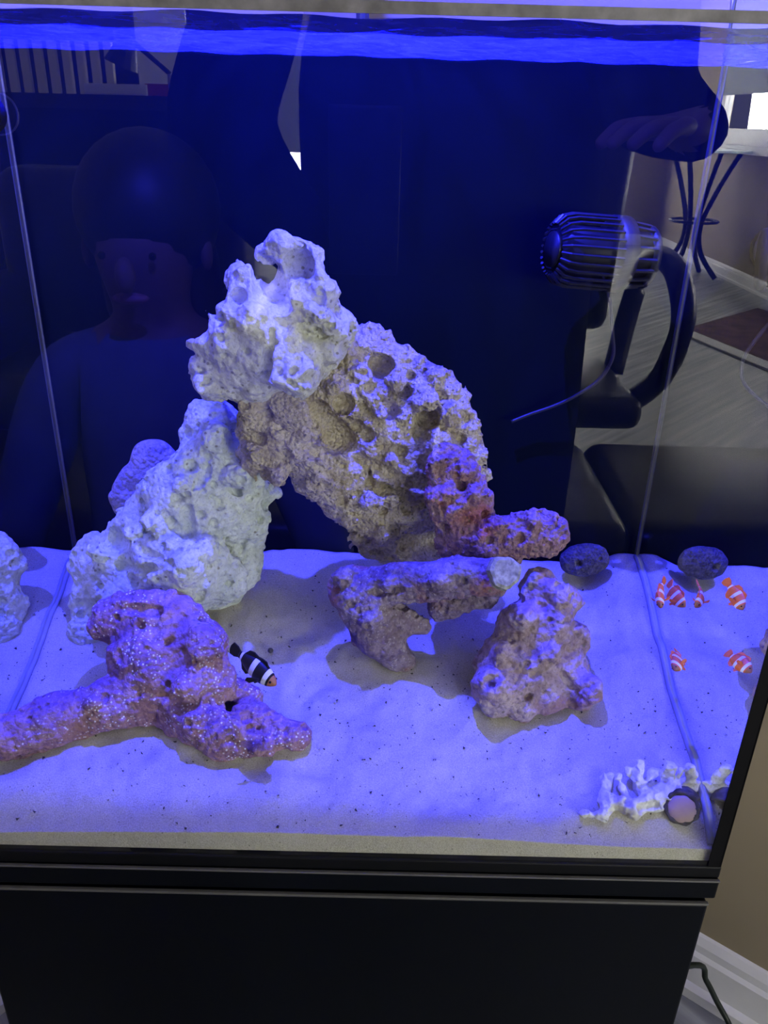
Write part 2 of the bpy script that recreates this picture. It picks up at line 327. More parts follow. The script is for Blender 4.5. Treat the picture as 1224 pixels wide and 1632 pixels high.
# ------------------------------------------------------------------ aquarium
TW, TD, TH = .305, .29, .58                      # half width, depth, water level
zt = Z0 + .70
aq = thing('aquarium', (0, .15, Z0-.013), 'rimless glass fish tank with black lower trim on the black cabinet', 'aquarium')
def quadbox(name, x0, x1, y0, y1, z0, z1, mats, pick, parent):
    b = MB(); b.bounds(x0, x1, y0, y1, z0, z1); me = b.mesh(name); o = mesh_obj(name, me, mats, parent)
    for p in me.polygons: p.material_index = pick(p)
    return o
quadbox('front_pane', -TW, TW, -.003, 0, Z0, zt, [MAT['clear'], MAT['front']], lambda p: 1 if p.normal.y < -.9 else 0, aq)
for s in (-1, 1):
    x0, x1 = (TW-.006, TW) if s > 0 else (-TW, -TW+.006)
    quadbox('side_pane', x0, x1, .0005, TD+.006, Z0, Z0+TH, [MAT['clear'], MAT['tir']], lambda p: 1 if p.normal.x*s < -.9 else 0, aq)
    quadbox('side_pane', x0, x1, .0005, TD+.006, Z0+TH+.0005, zt, [MAT['clear']], lambda p: 0, aq)
quadbox('back_pane', -TW, TW, TD+.0065, TD+.0125, Z0, Z0+TH+.004, [MAT['back']], lambda p: 0, aq)
MB().bounds(TW-.0095, TW+.0005, -.0042, -.0031, Z0-.002, zt).build('corner_seal', MAT['silicone'], aq)
MB().bounds(-TW-.0005, -TW+.0095, -.0042, -.0031, Z0-.002, zt).build('corner_seal', MAT['silicone'], aq)
MB().bounds(TW, TW+.0012, -.0042, .010, Z0-.002, zt).build('side_trim', MAT['silicone'], aq)
for s in (-1, 1):                                # translucent seams in the rear and front corners
    MB().tube([(s*(TW-.0072), TD+.001, Z0+.06), (s*(TW-.0072), TD+.001, zt-.05)], .0014, 6).build('corner_seam', MAT['clearsil'], aq)
b = MB(); b.bounds(-TW-.002, TW+.002, -.0048, TD+.015, Z0-.013, Z0-.0005, .0015); b.build('base_trim', MAT['matte'], aq)
MB().bounds(-TW, TW, .0005, .1076, zt+.001, zt+.004).build('led_blocker_strip', MAT['matte'], aq)  # unseen strip added to keep the LED light off the front sand
ws = thing  # alias kept short
g = bmesh.new(); bmesh.ops.create_grid(g, x_segments=60, y_segments=30, size=.5)
for v in g.verts:
    v.co = Vector((v.co.x*2*(TW-.0065), .0008+(v.co.y+.5)*(TD+.005), Z0+TH + .0006*math.sin(v.co.x*60+v.co.y*31) + .0005*math.sin(v.co.y*90-v.co.x*23)))
me = bpy.data.meshes.new('water'); g.to_mesh(me); g.free()
tag(mesh_obj('water', me, MAT['water'], None, True), 'rippled blue water surface at the top of the tank', 'water', kind='stuff')
MB().bounds(-TW+.01, TW-.01, -.0042, -.0031, Z0+TH+.001, Z0+TH+.0065).build('water_mark', plain('meniscus_band', (.20, .195, .20), .7, .2, var=.3, scale=90), aq)  # pale band for the meniscus at the front waterline

# stand
st = thing('aquarium_cabinet', (0, .15, 0), 'black lacquered cabinet carrying the fish tank', 'cabinet')
b = MB(); b.bounds(-TW-.002, TW+.002, -.0075, TD+.02, Z0-.034, Z0-.0135, .0018); ts_ = b.build('top_slab', MAT['black'], st)
MB().bounds(-.292, .292, .004, TD+.01, .0, Z0-.034).build('carcass', MAT['matte'], st)
b = MB(); b.bounds(-.302, .302, -.009, .003, .03, Z0-.039, .0022); fp_ = b.build('front_panel', MAT['black'], st)
MB().bounds(-.302, .302, -.0096, -.0060, Z0-.0400, Z0-.0375, .0008).build('panel_edge_highlight', MAT['grey_edge'], fp_)  # grey strip painted as light caught on the panel's top edge
MB().bounds(-TW-.002, TW+.002, -.0080, -.0050, Z0-.0150, Z0-.0132, .0006).build('slab_edge_highlight', MAT['grey_edge'], ts_)  # grey strip painted as light caught along the slab's upper edge
for s in (-1, 1): MB().bounds(s*.297-.005, s*.297+.005, .0035, TD+.01, 0, Z0-.0345).build('side_panel', MAT['black'], st)

# LED lamp over the tank
LX, LY, LZ = .0, .135, Z0+.92
ld = thing('aquarium_light', (LX, LY, LZ+.01), 'black flat LED lamp hanging over the tank', 'lamp')
MB().bounds(LX-.14, LX+.14, LY-.07, LY+.07, LZ+.012, LZ+.035, .004).build('housing', MAT['led'], ld); hous = [o for o in ld.children][0]
for i in range(2): MB().tube([(LX-.06+.12*i, LY, LZ+.0125), (LX-.06+.12*i, LY, LZ+.009)], .03, 20).build('lens', MAT['ledface'], hous)
MB().tube([(LX, LY+.07, LZ+.024), (LX, .335, LZ+.024), (LX, .335, Z0+TH-.2)], .006, 8).build('mount_arm', MAT['led'], ld)
MB().bounds(LX-.02, LX+.02, TD+.013, .338, Z0+TH-.10, Z0+TH-.06, .002).build('clamp', MAT['led'], ld)
L = bpy.data.lights.new('led_blue', 'POINT'); L.energy = 175; L.color = (.035, .04, 1.0); L.shadow_soft_size = .004
lo = bpy.data.objects.new('led_blue', L); COL.objects.link(lo); lo.location = (LX, LY, LZ)

# ------------------------------------------------------------------ sand bed
def vnoise1(n, cells, seed):
    r = np.random.default_rng(seed).random((cells+2,)); x = np.linspace(0, cells, n); i = np.minimum(x.astype(int), cells-1); f = x-i; f = f*f*(3-2*f); return r[i]*(1-f)+r[i+1]*f
def interp_mat(n, length, cell, off):
    x = off + np.arange(n)*(length/max(n-1, 1))/cell; i = np.floor(x).astype(int); f = x-i; f = f*f*(3-2*f)
    m = np.zeros((n, int(i.max())+2), np.float32); m[np.arange(n), i] = 1-f; m[np.arange(n), i+1] = f; return m
def gnoise(shape, lens, cell, rng):
    ms = [interp_mat(n, l, cell, rng.random()) for n, l in zip(shape, lens)]
    lat = (rng.random([m.shape[1] for m in ms])*2-1).astype(np.float32)
    for m in ms: lat = np.tensordot(lat, m, axes=([0], [1]))
    return lat
def sand():
    nx, ny = 220, 130; xs = np.linspace(-TW+.0065, TW-.0065, nx); ys = .0008 + (np.linspace(0, 1, ny)**1.15)*(TD+.004)
    rng = np.random.default_rng(3); X, Y = np.meshgrid(xs, ys, indexing='ij')
    Zs = Z0+.02+.31*Y + .006*gnoise((nx, ny), (.6, .3), .09, rng) + .0032*gnoise((nx, ny), (.6, .3), .03, rng) + .0011*gnoise((nx, ny), (.6, .3), .010, rng)
    Zs += .010*np.exp(-((X-.29)/.05)**2)*(Y/.29) - .008*np.exp(-((X-.24)/.03)**2-((Y-.27)/.05)**2) + .004*np.exp(-((X+.02)/.08)**2-((Y-.29)/.05)**2)
    Zs += .0035*np.sin(Y*95+2*np.sin(X*9))*np.exp(-((Y-.05)/.03)**2)*.5
    front = Z0 + .012 + .008*np.clip(1-((xs+.02)/.26)**2, 0, 1) + .002*(vnoise1(nx, 14, 5)-.5)
    k = np.exp(-(Y/.022)**2); Zs = Zs*(1-k) + (front[:, None]+.25*Y)*k
    V = [(X[i, j], Y[i, j], Zs[i, j]) for i in range(nx) for j in range(ny)]; F = []
    for i in range(nx-1):
        for j in range(ny-1): a = i*ny+j; F.append((a, a+ny, a+ny+1, a+1))
    base = len(V); ring = [i*ny for i in range(nx)] + [(nx-1)*ny+j for j in range(1, ny)] + [i*ny+ny-1 for i in range(nx-2, -1, -1)] + [j for j in range(ny-2, 0, -1)]
    for r in ring: V.append((V[r][0], V[r][1], Z0+.0004))
    m = len(ring)
    for i in range(m): F.append((ring[i], base+i, base+(i+1) % m, ring[(i+1) % m]))
    F.append([base+i for i in range(m)])
    me = bpy.data.meshes.new('sand_bed'); me.from_pydata(V, [], F); me.update(); bmm = bmesh.new(); bmm.from_mesh(me); bmesh.ops.recalc_face_normals(bmm, faces=bmm.faces[:]); bmm.to_mesh(me); bmm.free()
    o = mesh_obj('sand_bed', me, MAT['sand']); me.polygons.foreach_set('use_smooth', [len(p.vertices) == 4 and abs(p.normal.z) > .3 for p in me.polygons])
    tag(o, 'pale fine sand covering the bottom of the tank', 'sand', kind='stuff'); return xs, ys, Zs
SX, SY, SZ = sand()
def sandh(x, y):
    i = int(np.clip(np.searchsorted(SX, x), 1, len(SX)-1)); j = int(np.clip(np.searchsorted(SY, y), 1, len(SY)-1)); return float(SZ[i, j])
for s_ in (-1, 1):
    MB().tube([(s_*(TW-.0078), y_, sandh(s_*(TW-.0078), y_)+.0010) for y_ in np.linspace(.004, TD, 40)], .0023, 7).build('sand_line_seal', MAT['seal'], aq, True)
b = MB()
for _ in range(750):
    x, y = random.uniform(-.295, .295), random.betavariate(1.2, 1.6)*.285+.003; r = random.choice([.0005, .0007, .0009, .0013])
    c = Vector((x, y, sandh(x, y)+r*.3)); q = [b.b.verts.new(c+Vector((random.uniform(-1, 1), random.uniform(-1, 1), random.uniform(-.6, 1)))*r*1.3) for _ in range(4)]
    for t_ in ((0, 1, 2), (0, 1, 3), (1, 2, 3), (0, 2, 3)): b.b.faces.new([q[i] for i in t_])
tag(b.build('sand_grit', MAT['grit']), 'dark specks of grit scattered over the sand', 'grit', kind='stuff')

# ------------------------------------------------------------------ rocks: signed distance field + surface nets
def surface_nets(S, org, h):
    nx, ny, nz = S.shape; ins = S < 0
    c = [S[dx:nx-1+dx, dy:ny-1+dy, dz:nz-1+dz] for dx in (0, 1) for dy in (0, 1) for dz in (0, 1)]
    cnt = sum((q < 0).astype(np.int8) for q in c); act = (cnt > 0) & (cnt < 8); idx = np.argwhere(act)
    vid = -np.ones(act.shape, np.int64); vid[act] = np.arange(len(idx))
    val = np.stack([q[act] for q in c], 1); off = np.array([(dx, dy, dz) for dx in (0, 1) for dy in (0, 1) for dz in (0, 1)], float)
    P = np.zeros((len(idx), 3)); n = np.zeros(len(idx))
    for a in range(8):
        for b_ in range(a+1, 8):
            if np.abs(off[a]-off[b_]).sum() == 1:
                m = (val[:, a] < 0) != (val[:, b_] < 0); t = val[m, a]/(val[m, a]-val[m, b_]); P[m] += off[a]+t[:, None]*(off[b_]-off[a]); n[m] += 1
    V = org + (idx + P/n[:, None])*h; Q = []
    for ax in range(3):
        lo = [slice(None)]*3; hi = [slice(None)]*3; lo[ax] = slice(0, -1); hi[ax] = slice(1, None)
        A, B = ins[tuple(lo)], ins[tuple(hi)]; e = np.argwhere(A != B)
        o1, o2 = [(1, 2), (2, 0), (0, 1)][ax]; e = e[(e[:, o1] > 0) & (e[:, o2] > 0)]
        mx = np.array(act.shape); e = e[(e[:, o1] < mx[o1]) & (e[:, o2] < mx[o2])]
        def cell(d1, d2):
            q = e.copy(); q[:, o1] -= d1; q[:, o2] -= d2; return vid[q[:, 0], q[:, 1], q[:, 2]]
        q = np.stack([cell(1, 1), cell(0, 1), cell(0, 0), cell(1, 0)], 1); fl = ~A[tuple(e.T)]; q[fl] = q[fl][:, ::-1]; Q.append(q)
    return V, np.concatenate(Q)
def cap(P, a, b, ra, rb, sq=1.0):
    a, b = np.array(a), np.array(b); d = b-a; L2 = max(float(d@d), 1e-12)
    t = np.clip(((P[0]-a[0])*d[0]+(P[1]-a[1])*d[1]+(P[2]-a[2])*d[2])/L2, 0, 1)
    return np.sqrt((P[0]-a[0]-t*d[0])**2 + ((P[1]-a[1]-t*d[1])/sq)**2 + (P[2]-a[2]-t*d[2])**2) - (ra+(rb-ra)*t)
def smin(a, b, k):
    h = np.clip(.5+.5*(b-a)/k, 0, 1); return b+(a-b)*h-k*h*(1-h)
def seat(px, py, rpx, f=.85):
    """depth at which a lump of that image size lies on the sand"""
    lo, hi = .004, .288
    for _ in range(40):
        m = (lo+hi)/2; p = at(px, py, m)
        if p[2]-sand_z(m) > f*rpx/pxm(m): lo = m
        else: hi = m
    return (lo+hi)/2
def blob_world(q):
    """(px, py, depth, r) or (px, py, depth, r, px, py, depth, r) in image units -> world capsule; depth None = lying on the sand"""
    Y1 = seat(q[0], q[1], q[3]) if q[2] is None else q[2]
    a = at(q[0], q[1], Y1); ra = q[3]/pxm(Y1)
    if len(q) == 4: return a, a+1e-5, ra, ra
    Y2 = seat(q[4], q[5], q[7]) if q[6] is None else q[6]
    return a, at(q[4], q[5], Y2), ra, q[7]/pxm(Y2)
def rock(name, label, mat, blobs, cuts=(), adds=(), h=.0014, k=.012, grow=0., amp=((.03, .006), (.012, .003), (.005, .0012)), pits=60, pr=(.0012, .0045), seed=1, sq=.85, cat='rock', ridge=0, grain=.0, cs=1.1):
    rng = np.random.default_rng(seed); W_ = [blob_world(q) for q in blobs]; W_ = [(a, b_, ra*(1+grow), rb*(1+grow)) for a, b_, ra, rb in W_]
    lo = np.min([np.minimum(a-ra, b_-rb) for a, b_, ra, rb in W_], 0)-.010; hi = np.max([np.maximum(a+ra, b_+rb) for a, b_, ra, rb in W_], 0)+.010
    lo[1] = max(lo[1], .0025); hi[1] = min(hi[1], TD+.001)
    n = np.ceil((hi-lo)/h).astype(int)+1
    P = tuple((lo[i]+np.arange(n[i])*h).astype(np.float32).reshape([-1 if j == i else 1 for j in range(3)]) for i in range(3))
    S = None
    for a, b_, ra, rb in W_:
        d = cap(P, a, b_, ra, rb, sq).astype(np.float32); S = d if S is None else smin(S, d, k)
    ln = n*h; tn = tuple(n)
    def hit(px, py):
        r = ray(px, py); Ys = np.arange(lo[1]+h, hi[1]-h, h*.5); p = CAM + r*((Ys-CAM[1])/r[1])[:, None]; ix = np.round((p-lo)/h).astype(int)
        ok = np.all((ix >= 0) & (ix < n), 1); ix = np.clip(ix, 0, n-1); v = np.where(ok, S[ix[:, 0], ix[:, 1], ix[:, 2]], 1)
        w = np.argmax(v < 0) if (v < 0).any() else int(np.argmin(v)); return p[w], r/np.linalg.norm(r)
    def surf(q, push):
        p, d = hit(q[0], q[1]); r1 = q[2]/pxm(p[1]); a = p + d*r1*push
        if len(q) == 3: return a, a+1e-5, r1, r1
        p2, d2 = hit(q[3], q[4]); r2 = q[5]/pxm(p2[1]); return a, p2+d2*r2*push, r1, r2
    A_ = [surf(q, .05) for q in adds]
    for a, b_, ra, rb in A_: S = smin(S, cap(P, a, b_, ra, rb).astype(np.float32), .0035)
    for cell, am in amp: S = S + am*gnoise(tn, ln, cell, rng)
    if ridge: S = S + ridge*(np.abs(gnoise(tn, ln, .013, rng))-.25)*2
    if grain: S = S + grain*(np.abs(gnoise(tn, ln, .0058, rng))-.25)*2.4
    C_ = [surf(q, .35) for q in cuts]
    for a, b_, ra, rb in C_: S = -smin(-S, cap(P, a, b_, ra*1.1*cs, rb*1.1*cs).astype(np.float32), .0025)
    near = np.argwhere(np.abs(S) < h)
    if len(near):
        for i in rng.choice(len(near), size=min(pits, len(near)), replace=False):
            c = near[i]; r = pr[0]+(pr[1]-pr[0])*rng.random()**2.6; w = int(r/h)+2; s0 = np.maximum(c-w, 0); s1 = np.minimum(c+w+1, n)
            sl = tuple(slice(s0[j], s1[j]) for j in range(3)); gg = np.meshgrid(*[np.arange(s0[j], s1[j])-c[j] for j in range(3)], indexing='ij')
            S[sl] = np.maximum(S[sl], (r-h*np.sqrt(gg[0]**2+gg[1]**2+gg[2]**2)).astype(np.float32))
    S[0], S[-1], S[:, 0], S[:, -1], S[:, :, 0], S[:, :, -1] = (h,)*6
    V, Q = surface_nets(S, lo, h)
    me = bpy.data.meshes.new(name); me.vertices.add(len(V)); me.vertices.foreach_set('co', V.astype(np.float32).ravel())
    me.loops.add(Q.size); me.loops.foreach_set('vertex_index', Q.astype(np.int32).ravel()); me.polygons.add(len(Q)); me.polygons.foreach_set('loop_start', np.arange(0, Q.size, 4, dtype=np.int32))
    me.update(calc_edges=True); me.validate()
    # keep the largest pieces only: drop crumbs cut loose by the pits
    return tag(mesh_obj(name, me, mat, None, True), label, cat)
rock('live_rock', 'pale knobbly rock balanced at the very top of the arch', MAT['r_pale'],
     [(452, 412, .185, 28, 478, 480, .19, 52), (490, 410, .188, 20), (400, 470, .185, 36, 425, 545, .192, 66), (525, 525, .2, 36, 480, 565, .205, 48), (345, 600, .195, 34, 400, 592, .195, 44),
      (302, 552, .19, 7, 360, 545, .18, 34), (338, 500, .19, 17, 365, 525, .19, 28), (384, 448, .2, 22), (425, 410, .2, 14)],
     adds=[(466, 528, 14, 474, 588, 40), (404, 500, 20, 410, 525, 22), (440, 436, 10, 456, 470, 11), (456, 470, 11, 505, 500, 11), (505, 500, 11, 545, 525, 14), (470, 517, 5, 486, 508, 4), (345, 490, 8, 352, 500, 8), (500, 410, 12, 512, 470, 8), (365, 470, 8, 372, 500, 9), (325, 610, 14), (520, 565, 22)],
     cuts=[(424, 425, 14, 432, 455, 20), (432, 455, 20, 447, 480, 14), (452, 489, 8), (476, 424, 17), (485, 457, 6, 503, 480, 4), (511, 466, 4, 518, 490, 4), (380, 474, 10), (327, 532, 7), (341, 496, 6), (443, 441, 5), (457, 454, 3), (470, 590, 4), (446, 594, 4), (452, 602, 3), (462, 609, 3), (470, 614, 3), (479, 620, 3), (357, 566, 4), (322, 592, 4), (331, 607, 5), (432, 530, 5, 424, 600, 8), (352, 540, 4), (395, 560, 4), (420, 512, 3), (372, 440, 4), (487, 530, 3), (505, 525, 4), (520, 518, 4), (540, 560, 6)],
     cs=1.25, h=.00115, pits=220, seed=4, k=.006, sq=.8, amp=((.022, .006), (.010, .0036), (.004, .0013)), grain=.0008, grow=.02)
rock('live_rock', 'tall greenish white pitted rock forming the left leg of the arch', MAT['r_green'],
     [(335, 688, .235, 46), (352, 755, .225, 66), (300, 800, .21, 74), (245, 855, .215, 66), (190, 915, .215, 66), (150, 965, .205, 46), (285, 905, .19, 84), (345, 925, .195, 48), (138, 1003, .19, 34), (160, 890, .222, 46), (215, 900, .205, 62), (180, 940, .2, 50), (205, 860, .222, 40), (225, 970, .185, 70),
      (440, 785, .245, 16, 395, 785, .235, 34), (400, 830, .235, 26, 375, 910, .215, 34), (370, 830, .225, 50), (345, 935, None, 40)],
     adds=[(250, 835, 28), (300, 905, 28), (340, 700, 26), (160, 880, 18), (215, 850, 14, 235, 830, 12), (330, 880, 24), (375, 760, 18), (290, 770, 16)],
     cuts=[(304, 744, 6), (327, 748, 6, 317, 772, 5), (178, 863, 13), (192, 868, 8), (297, 812, 6, 300, 850, 8), (264, 852, 5), (259, 872, 5), (214, 926, 6), (149, 924, 4), (341, 834, 5), (358, 867, 4), (322, 947, 5), (413, 787, 7), (374, 780, 6), (283, 796, 6), (191, 902, 5, 243, 906, 5), (205, 845, 4, 225, 842, 5), (320, 820, 4), (250, 925, 4), (270, 915, 3), (350, 800, 4), (300, 690, 5), (360, 690, 3), (270, 830, 5, 285, 845, 4), (160, 935, 4), (365, 930, 4), (385, 870, 3), (230, 880, 5, 255, 890, 4)],
     cs=1.6, h=.0013, pits=420, pr=(.0012, .0058), seed=8, k=.008, sq=.62, amp=((.03, .006), (.012, .0032), (.005, .0014)), grain=.0008)
rock('live_rock', 'smooth mauve grey boulder leaning behind the left leg of the arch', MAT['r_grey'],
     [(248, 740, .262, 38), (218, 800, .262, 40), (262, 790, .265, 50), (235, 770, .262, 42)], h=.0018, pits=30, seed=5, sq=.5, amp=((.03, .004), (.012, .0018)))
rock('live_rock', 'beige porous rock with ridges and hollows forming the right slope of the arch', MAT['r_beige'],
     [(582, 555, .23, 36, 690, 642, .225, 48), (690, 642, .225, 48, 745, 725, .22, 36), (425, 676, .2, 46, 520, 740, .21, 52), (520, 740, .21, 52, 615, 830, .23, 58), (615, 830, .23, 58, 655, 872, .24, 50),
      (525, 640, .21, 52), (600, 690, .22, 66), (560, 612, .225, 50), (680, 720, .22, 58), (425, 720, .2, 44), (758, 755, .22, 28), (460, 655, .19, 34), (660, 800, .23, 55), (600, 860, .25, 34), (690, 850, .25, 40)],
     adds=[(468, 716, 13, 562, 788, 12), (515, 706, 12, 673, 772, 13), (572, 593, 16, 604, 658, 15), (633, 604, 20), (673, 637, 20), (590, 800, 18), (619, 732, 14), (443, 752, 20), (403, 646, 17), (403, 716, 22), (560, 560, 18), (700, 700, 18), (640, 660, 15), (560, 830, 18), (620, 790, 15), (720, 660, 18), (480, 690, 15), (440, 690, 14), (530, 620, 15), (610, 850, 18), (570, 860, 14), (690, 600, 12), (740, 730, 14), (500, 770, 14)],
     cuts=[(608, 586, 14), (612, 640, 10, 619, 655, 10), (669, 691, 9), (672, 694, 7), (681, 668, 13), (535, 700, 16), (560, 715, 12), (505, 745, 5, 545, 775, 4), (600, 745, 8), (640, 790, 7, 670, 800, 7), (584, 694, 9), (547, 644, 12), (570, 735, 9, 619, 758, 8), (619, 758, 8, 680, 778, 6), (529, 755, 5, 561, 780, 4), (626, 845, 8), (655, 866, 19, 700, 874, 18), (670, 868, 16), (414, 698, 8), (508, 655, 12, 545, 700, 15), (645, 625, 8), (590, 620, 7), (655, 600, 5), (700, 630, 6), (735, 700, 6), (590, 770, 6), (650, 810, 8), (610, 815, 6), (545, 800, 6), (640, 720, 7), (455, 725, 7), (430, 660, 6), (700, 745, 6), (570, 680, 8), (600, 880, 8)],
     cs=1.3, h=.0013, pits=300, pr=(.0014, .0045), seed=21, amp=((.026, .004), (.011, .0034), (.005, .0018)), k=.007, ridge=.0015, grain=.0016, sq=.6)
rock('live_rock', 'crimson and purple crusted forked rock resting on the right slope', MAT['r_red'],
     [(718, 750, .185, 38, 732, 800, .18, 50), (732, 800, .18, 48, 735, 862, .18, 42), (750, 858, .175, 42, 865, 850, .165, 36), (880, 850, .165, 27), (800, 878, .17, 30)],
     adds=[(700, 735, 14), (760, 790, 18), (700, 790, 16), (850, 830, 14), (790, 835, 14), (740, 750, 14)], cuts=[(735, 775, 7), (745, 830, 8), (770, 820, 6), (830, 860, 6), (710, 840, 8), (780, 860, 6)],
     h=.0012, pits=120, pr=(.0012, .0035), seed=31, amp=((.02, .004), (.009, .0032), (.004, .0016)), grain=.0016, k=.007, sq=.75)
lg = rock('live_rock', 'plum log shaped rock with a pale cut end propped over the sand', MAT['r_log'],
     [(560, 935, .165, 34, 790, 916, .135, 31), (572, 950, .16, 43, 602, 1008, .155, 43), (602, 1008, .155, 40, 640, 1052, None, 20), (640, 990, .16, 28, 674, 998, .16, 12), (700, 968, .16, 18, 775, 950, .155, 20)],
     adds=[(550, 920, 18), (620, 930, 14), (700, 925, 12), (590, 990, 16)], cuts=[(600, 945, 6, 640, 940, 5), (585, 1000, 6), (560, 965, 6), (660, 960, 6), (740, 925, 5)],
     h=.0012, pits=70, seed=41, amp=((.03, .004), (.012, .0024), (.005, .0012)), grain=.0008, k=.007)
rock('live_rock', 'rosy lumpy rock standing as the pillar under the forked crimson rock', MAT['r_pillar'],
     [(862, 945, .155, 38), (855, 1000, .145, 64), (825, 1070, .13, 70), (795, 1106, None, 46), (880, 1075, .135, 58), (928, 1100, None, 36), (900, 958, .155, 30), (905, 1020, .15, 34), (825, 1125, None, 28), (870, 1110, None, 34)],
     adds=[(882, 942, 24), (838, 985, 24), (940, 1102, 26), (800, 1040, 22), (870, 1040, 22), (780, 1090, 24), (850, 925, 12)],
     cuts=[(827, 957, 8), (912, 1122, 9), (782, 1086, 10), (866, 968, 6), (850, 1075, 6, 880, 1060, 5), (815, 1020, 5), (840, 1110, 7), (905, 990, 6), (895, 1075, 6, 910, 1095, 6)],
     h=.0013, pits=80, seed=51, amp=((.03, .005), (.012, .0034), (.005, .0015)), grain=.001, k=.007, sq=.75)
rock('live_rock', 'purple white-speckled branching rock lying at the front left', MAT['r_purple'],
     [(188, 988, .14, 44), (225, 985, .14, 46), (268, 990, .14, 50), (318, 1032, .125, 50), (240, 1060, .12, 76), (325, 1088, .105, 58), (205, 1108, .10, 52, 25, 1172, None, 40), (25, 1172, None, 40, -30, 1185, None, 38),
      (290, 1130, .095, 50, 355, 1172, None, 38), (355, 1172, None, 36, 418, 1190, None, 26), (395, 1148, .09, 34, 474, 1176, None, 27), (385, 1105, None, 26, 396, 1110, None, 22), (230, 1120, .1, 45)],
     adds=[(325, 1028, 30), (300, 1100, 26), (310, 1150, 22), (410, 1195, 14), (150, 1120, 18)],
     cuts=[(204, 970, 7, 250, 974, 9), (225, 998, 6), (268, 1024, 6, 298, 1014, 5), (340, 985, 5), (300, 1060, 5), (190, 1050, 6), (455, 1165, 5)],
     h=.0013, pits=130, seed=61, amp=((.03, .004), (.012, .0028), (.005, .0014)), grain=.0009, k=.009, sq=.85)
rock('coral_skeleton', 'bleached white branching coral piece at the front right corner', MAT['r_coral'],
     [(965, 1270, None, 14, 1010, 1290, None, 18), (1010, 1290, None, 16, 1060, 1265, None, 22), (1060, 1265, None, 20, 1100, 1250, None, 16), (970, 1240, None, 11, 966, 1275, None, 12), (960, 1300, None, 9, 972, 1278, None, 13), (932, 1298, None, 9, 955, 1298, None, 9),
      (1005, 1228, .045, 9, 1020, 1260, None, 12), (1020, 1215, .045, 7, 1018, 1240, .04, 10), (1072, 1222, .04, 11, 1055, 1265, None, 14), (1098, 1222, .04, 8, 1108, 1255, None, 11), (1085, 1225, .04, 6, 1075, 1250, .035, 10), (1040, 1232, .045, 8, 1030, 1265, None, 12), (985, 1238, .042, 7, 995, 1270, None, 11), (960, 1243, None, 8), (1040, 1280, None, 18)],
     cuts=[(1038, 1250, 7, 1060, 1245, 5), (1000, 1278, 6), (1022, 1290, 8, 1045, 1284, 6), (985, 1265, 4)], h=.0009, pits=40, pr=(.0008, .002), seed=71, amp=((.012, .0022), (.005, .0013)), grain=.0012, k=.004, cat='coral')
rock('live_rock', 'dark violet round pebble against the back glass at the right', MAT['r_pebble'], [(912, 893, .268, 20, 950, 893, .268, 20), (930, 890, .268, 26)], h=.0012, pits=20, seed=81, amp=((.02, .002), (.006, .0012)), sq=.75)
rock('live_rock', 'tiny grey pebble on the sand beside the black fish', MAT['r_pebble'], [(431, 1037, None, 5)], h=.0005, pits=0, seed=82, amp=((.004, .0004),), sq=.8)
# the cut end of the log
e = Vector(at(806, 912, .112)); d = (Vector(at(830, 908, .085))-Vector(at(792, 916, .125))).normalized()
rr = 27/pxm(.115); q = d.to_track_quat('Z', 'Y').to_matrix(); bm = MB(); n = 26
ring0 = []; ringh = []
for k in range(n):
    a = 2*math.pi*k/n; r1 = rr*(1+.06*math.sin(3*a+1)+.04*math.sin(7*a)); p = q @ Vector((math.cos(a)*r1, math.sin(a)*r1, 0))
    ring0.append(bm.b.verts.new(e-d*.008+p*1.0)); ringh.append(bm.b.verts.new(e+p*.97))
inn = [bm.b.verts.new(e+d*.0012+(v.co-e)*.8) for v in ringh]
for k in range(n):
    bm.b.faces.new((ring0[k], ring0[(k+1) % n], ringh[(k+1) % n], ringh[k])); bm.b.faces.new((ringh[k], ringh[(k+1) % n], inn[(k+1) % n], inn[k]))
bm.b.faces.new(inn)
o = bm.build('cut_end', MAT['plug'], lg); o['label'] = 'pale yellow-green flat cut end of the log rock'

# ------------------------------------------------------------------ snail
SYs = seat(1086, 1287, 33); c = Vector(at(1086, 1287, SYs)); sn = thing('turban_snail', (c.x, c.y, sandh(c.x, c.y)), 'dark turban snail with a pink shell door beside the white coral', 'snail')
R = 33/pxm(SYs); vd = (Vector(CAM)-c).normalized(); fd = (vd + Vector((.05, 0, -.25))).normalized(); q = fd.to_track_quat('Z', 'Y').to_matrix()
b = MB(); turns = []
for k in range(64):
    t_ = k/63; a = t_*2*math.pi*2.4+.4; rad = R*.60*(1-t_*.86); 
    turns.append((c + q @ Vector((math.cos(a)*rad*.55, math.sin(a)*rad*.55, -R*.95-t_*R*.8)), R*.80*(1-t_*.82)))
b.tube([p for p, r in turns], [r for p, r in turns], 14); shl = b.build('shell', MAT['shell'], sn, True)
b = MB(); b.tube([c+q @ Vector((math.cos(2*math.pi*k/28)*R*.84, math.sin(2*math.pi*k/28)*R*.84, -R*.10)) for k in range(28)], [R*(.17+.05*math.sin(k*1.7)) for k in range(28)], 8, closed=True); b.build('shell_lip', MAT['shell'], shl, True)
b = MB(); b.sphere(c+q @ Vector((R*.06, -R*.08, -R*.02)), (R*.80, R*.78, R*.22), 24, 10, q); b.build('operculum', MAT['operc'], sn, True)['label'] = 'pink round shell door'

